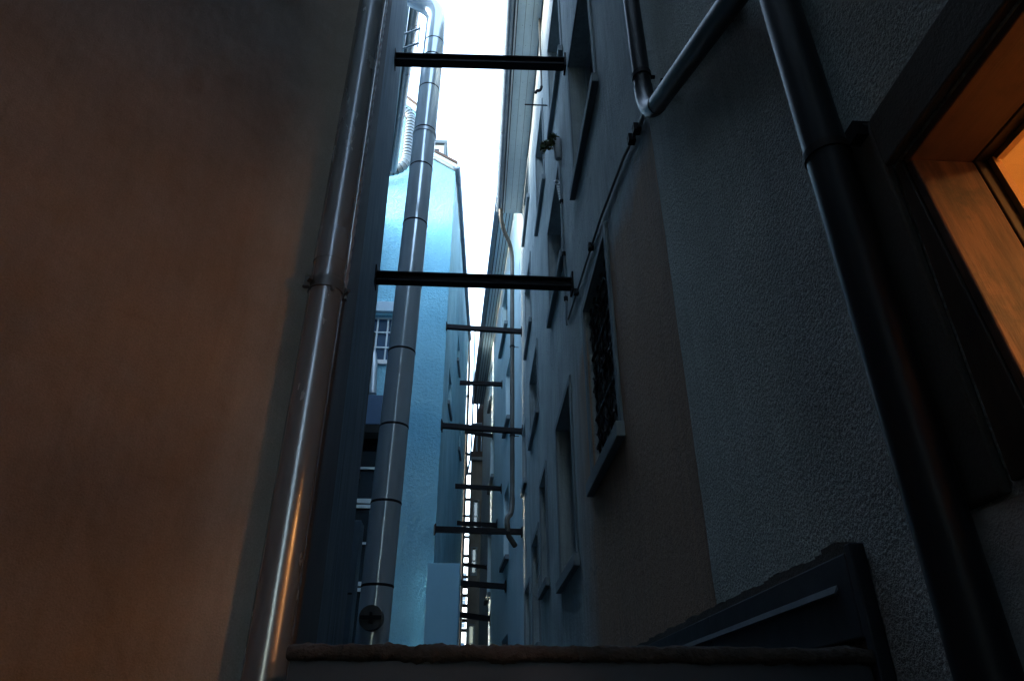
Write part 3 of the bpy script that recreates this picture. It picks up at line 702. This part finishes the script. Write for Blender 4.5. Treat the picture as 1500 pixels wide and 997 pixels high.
# ------------------------------------------------------------ right wall pipes and cable
RX, RY = .762, 1.085
rp = thing('downpipe', 'dark glossy downpipe beside the lit window on the right', 'downpipe', (RX, RY, 0))
downpipe(rp, RX, RY, 0, 8.2, .046, M['dpipe'], (), (), None)
MB().tube([(RX,RY,2.70),(RX,RY,2.722)], .0495, 28).box((RX+.02,RY-.085,2.69),(RX+.075,RY-.05,2.73)).tube([(RX+.04,RY-.07,2.71),(RX+.074,RY-.07,2.71)], .02, 8).build('clamp', M['iron'], rp)
br = thing('branch_drainpipe', 'dark drainpipe coming down and elbowing diagonally towards the downpipe by the window', 'drainpipe', (.765, 2.25, 4.1))
MB().tube([(.765,2.27,8.0),(.765,2.27,4.33)], .042, 24).build('pipe', M['dpipe'], br)
MB().tube(arc((.765,2.27,4.34),(.765,2.27,4.13),(.765,2.11,4.04),8), .0445, 24).build('elbow', M['dpipe'], br)
MB().tube([(.765,2.12,4.045),(.762,1.14,3.50)], .042, 24).build('branch_pipe', M['dpipe'], br)
MB().tube([(.765,2.27,4.40),(.765,2.27,4.43)], .048, 24).tube([(.765,2.27,4.415),(.83,2.27,4.415)], .01, 8).build('clamp', M['iron'], br)
cbx = thing('wall_cable', 'rusty thin conduit sloping along the right wall below the diagonal drainpipe', 'conduit', (.82, 3.4, 4.4))
pts = [(.812,1.35,3.66),(.812,1.7,3.91),(.812,2.44,4.36),(.835,2.6,4.45),(.835,3.0,4.60),(.835,3.8,4.78),(.835,5.58,5.02)]
MB().tube(pts[:4], .013, 10).build('thick_section', M['pipe2'], cbx); MB().tube(pts[3:], .009, 8).build('thin_section', M['pipe2'], cbx)
for (x, yy, z) in ((.815,1.42,3.71),(.815,1.75,3.94),(.815,2.1,4.15),(.835,2.66,4.475),(.835,2.78,4.52),(.838,4.2,4.84),(.838,5.0,4.95)):
    MB().box((x-.028, yy-.022, z-.03), (x+.012, yy+.022, z+.022)).build('clip', M['iron'], cbx)
vc = thing('vertical_conduit', 'thin grey conduit running down beside the window with the metal strip', 'conduit', (.83, 5.66, 5.8))
MB().tube([(.832,5.64,7.25),(.832,5.66,5.0)], .010, 8).build('conduit', M['trim'], vc)
for z in (6.55, 5.85, 5.3): MB().tube([(.832,5.65,z-.02),(.832,5.65,z+.02)], .022, 8).build('clip', M['iron'], vc)
pst = thing('metal_strip', 'pale perforated metal strip hanging by a ring in the window recess', 'metal strip', (.80, 5.72, 6.75))
m = MB()
for i in range(9): m.box((.795 + .004*i, 5.70, 6.80 - i*.036), (.825 + .004*i, 5.712, 6.823 - i*.036))
m.box((.833,5.703,6.47),(.839,5.709,6.83)); m.build('strip', M['wframe'], pst)
MB().tube([(.795 + .03*math.cos(t), 5.705, 6.87 + .03*math.sin(t)) for t in [i*.5236 for i in range(13)]], .007, 8, caps=False).build('ring', M['galv'], pst)
rod = thing('twisted_rod', 'thin twisted rod sticking out from the right wall under the eaves', 'rod', (.85, 6.7, 9.2))
m = MB()
for k in range(2): m.tube([(.85 - .32*i/40, 6.7 + .006*math.cos(i*.9 + k*3.14), 9.22 + .006*math.sin(i*.9 + k*3.14)) for i in range(41)], .006, 6)
m.build('rod', M['iron'], rod)
vp_ = thing('thin_vent_pipe', 'thin grey pipe ending in a small hooked spout high on the right wall', 'pipe', (.81, 7.0, 9.8))
MB().tube([(.81,7.0,11.55),(.81,7.0,9.95)], .016, 8).build('pipe', M['pipe2'], vp_)
MB().tube(arc((.81,7.0,9.96),(.80,7.0,9.85),(.74,7.0,9.87),5) + [(.72,7.0,9.82)], .022, 8).build('spout', M['iron'], vp_)

# plant on the right wall
pl = thing('potted_plant', 'small leafy plant spilling from a grey pot fixed high on the right wall', 'plant', (.81, 5.62, 7.25))
MB().tube([(.815,5.62,7.14),(.815,5.62,7.17),(.812,5.62,7.42),(.812,5.62,7.43)], [.035,.045,.055,.05], 16).build('pot', M['pot'], pl)
random.seed(11)
def leaves(mb, c, r, n):
    for i in range(n):
        while True:
            v = Vector((random.uniform(-1,1), random.uniform(-1,1), random.uniform(-1,1)))
            if v.length < 1: break
        p = Vector(c) + Vector((v.x*r[0], v.y*r[1], v.z*r[2])); a = Vector((random.uniform(-1,1), random.uniform(-1,1), random.uniform(-.6,.6))).normalized()
        b2 = a.orthogonal().normalized(); b2.rotate(Matrix.Rotation(random.uniform(0,6.28), 3, a)); s = random.uniform(.014,.03)
        mb.face([p - a*s, p + b2*s*.55 + a*s*.1, p + a*s*1.2, p - b2*s*.55 + a*s*.1])
m = MB(); m2 = MB()
for c, r, n in (((.77,5.6,7.44),(.055,.05,.075),70), ((.72,5.6,7.33),(.07,.05,.055),80), ((.665,5.6,7.33),(.05,.05,.06),60), ((.64,5.6,7.26),(.035,.04,.06),30)):
    leaves(m, c, r, n); leaves(m2, c, r, n // 4)
m.build('foliage', M['leaf'], pl); m2.build('dry_foliage', M['leaf2'], pl)
m = MB(); m.tube([(.812,5.62,7.42),(.76,5.6,7.40),(.70,5.6,7.33),(.655,5.6,7.2),(.65,5.6,7.12)], .006, 6); m.tube([(.812,5.62,7.42),(.78,5.6,7.5)], .005, 6); m.build('stem', M['leaf2'], pl)

# antenna on the far blue roof
an = thing('antenna', 'thin bent roof aerial against the white sky above the left gutter', 'antenna', (-.45, 18, 13.4))
MB().tube([(-.60,18,15.20),(-.22,18,15.22),(-.20,18,14.98),(-.06,18,14.95)], .012, 6).tube([(-.60,18,13.4),(-.60,18,15.22)], .014, 6).build('rod', M['pipe2'], an)

# ------------------------------------------------------------ low wall with coping, zinc lean-to
lw = thing('low_wall', 'low wall across the bottom with a rough mossy stone coping', 'wall', (.2, 1.6, 0))
MB().box((-.352,1.49,0),(.825,1.74,1.715)).build('body', M['sooty'], lw)
cm = MB(); nx, ny = 420, 8
def crag(x, yv, z, w): 
    p = Vector((x*7, yv*9, z*9)); return w * (.35*noise.noise(p) + .5*noise.noise(p*3.1) + .45*noise.noise(p*8) + .3*noise.noise(p*17))
prof = [(1.46,1.712),(1.448,1.714),(1.445,1.722),(1.45,1.737),(1.47,1.742),(1.55,1.75),(1.65,1.75),(1.75,1.745),(1.78,1.72),(1.78,1.69)]
n0 = 0
for i in range(nx + 1):
    x = -.356 + 1.183 * i / nx
    for (yy, z) in prof:
        cm.v.append((x, yy + crag(x, yy, z + 5, .007), z - (.004 * max(0, x)) + crag(x, yy, z, .009)))
K = len(prof)
for i in range(nx):
    for j in range(K - 1): cm.f.append([i*K+j, (i+1)*K+j, (i+1)*K+j+1, i*K+j+1]); cm.sm.append(True)
cm.f.append(list(range(K))); cm.f.append([nx*K + j for j in range(K)]); cm.sm += [False, False]
cm.build('coping', M['stone'], lw)
zs_ = MB(); zs_.box((-.35,1.462,1.2),(.79,1.486,1.713)); zs_.build('zinc_front', M['zsheet'], lw)
lt = thing('lean_to_roof', 'dark zinc flashing and lean-to roof against the right wall above the low wall', 'roof', (.7, 2.5, 0))
m = MB(); m.box((.795,1.47,1.76),(.826,2.44,1.93)); m.box((.795,2.44,1.76),(.848,3.62,1.93)); m.build('upstand', M['zsheet'], lt, bevel=.004)
m = MB()
m.prism_y([(.80,1.882),(.785,1.856),(.788,1.852),(.804,1.877)], 1.53, 3.6); m.build('flashing', M['zsheet'], lt)
cr = MB()
for i in range(60):
    y0 = 1.47 + i*.036; h = .004 + .012*noise.noise(Vector((i*.35,0,0))) + .006*random.random()
    cr.box((.80, y0, 1.925), (.828 if y0 < 2.40 else .849, y0 + .036, 1.945 + h))
cr.build('mortar_fillet', M['surround'], lt)
MB().box((.795,1.44,0.9),(.828,1.468,1.945)).build('end_panel', M['zsheet'], lt, bevel=.004)
MB().box((.40,1.79,1.62),(.79,3.6,1.70)).build('roof_sheet', M['zsheet'], lt)

# ------------------------------------------------------------ unseen blocks behind the camera, added to cut the sky light to a slot
bk = thing('sky_slot_blocks', 'unseen grey blocks behind the viewer, added to cut sky light to a slot', 'house', (0, -5, 0))
MB().prism([(-.30,-.7),(-.30,-3.2),(-6,-3.2),(-6,.4),(-2.6,.4),(-2.6,-.7)], 0, 14).prism([(.10,-1.7),(.82,-1.7),(.82,-2.9),(.10,-2.9)], 0, 12.5).build('wall', M['grey_rough'], bk)
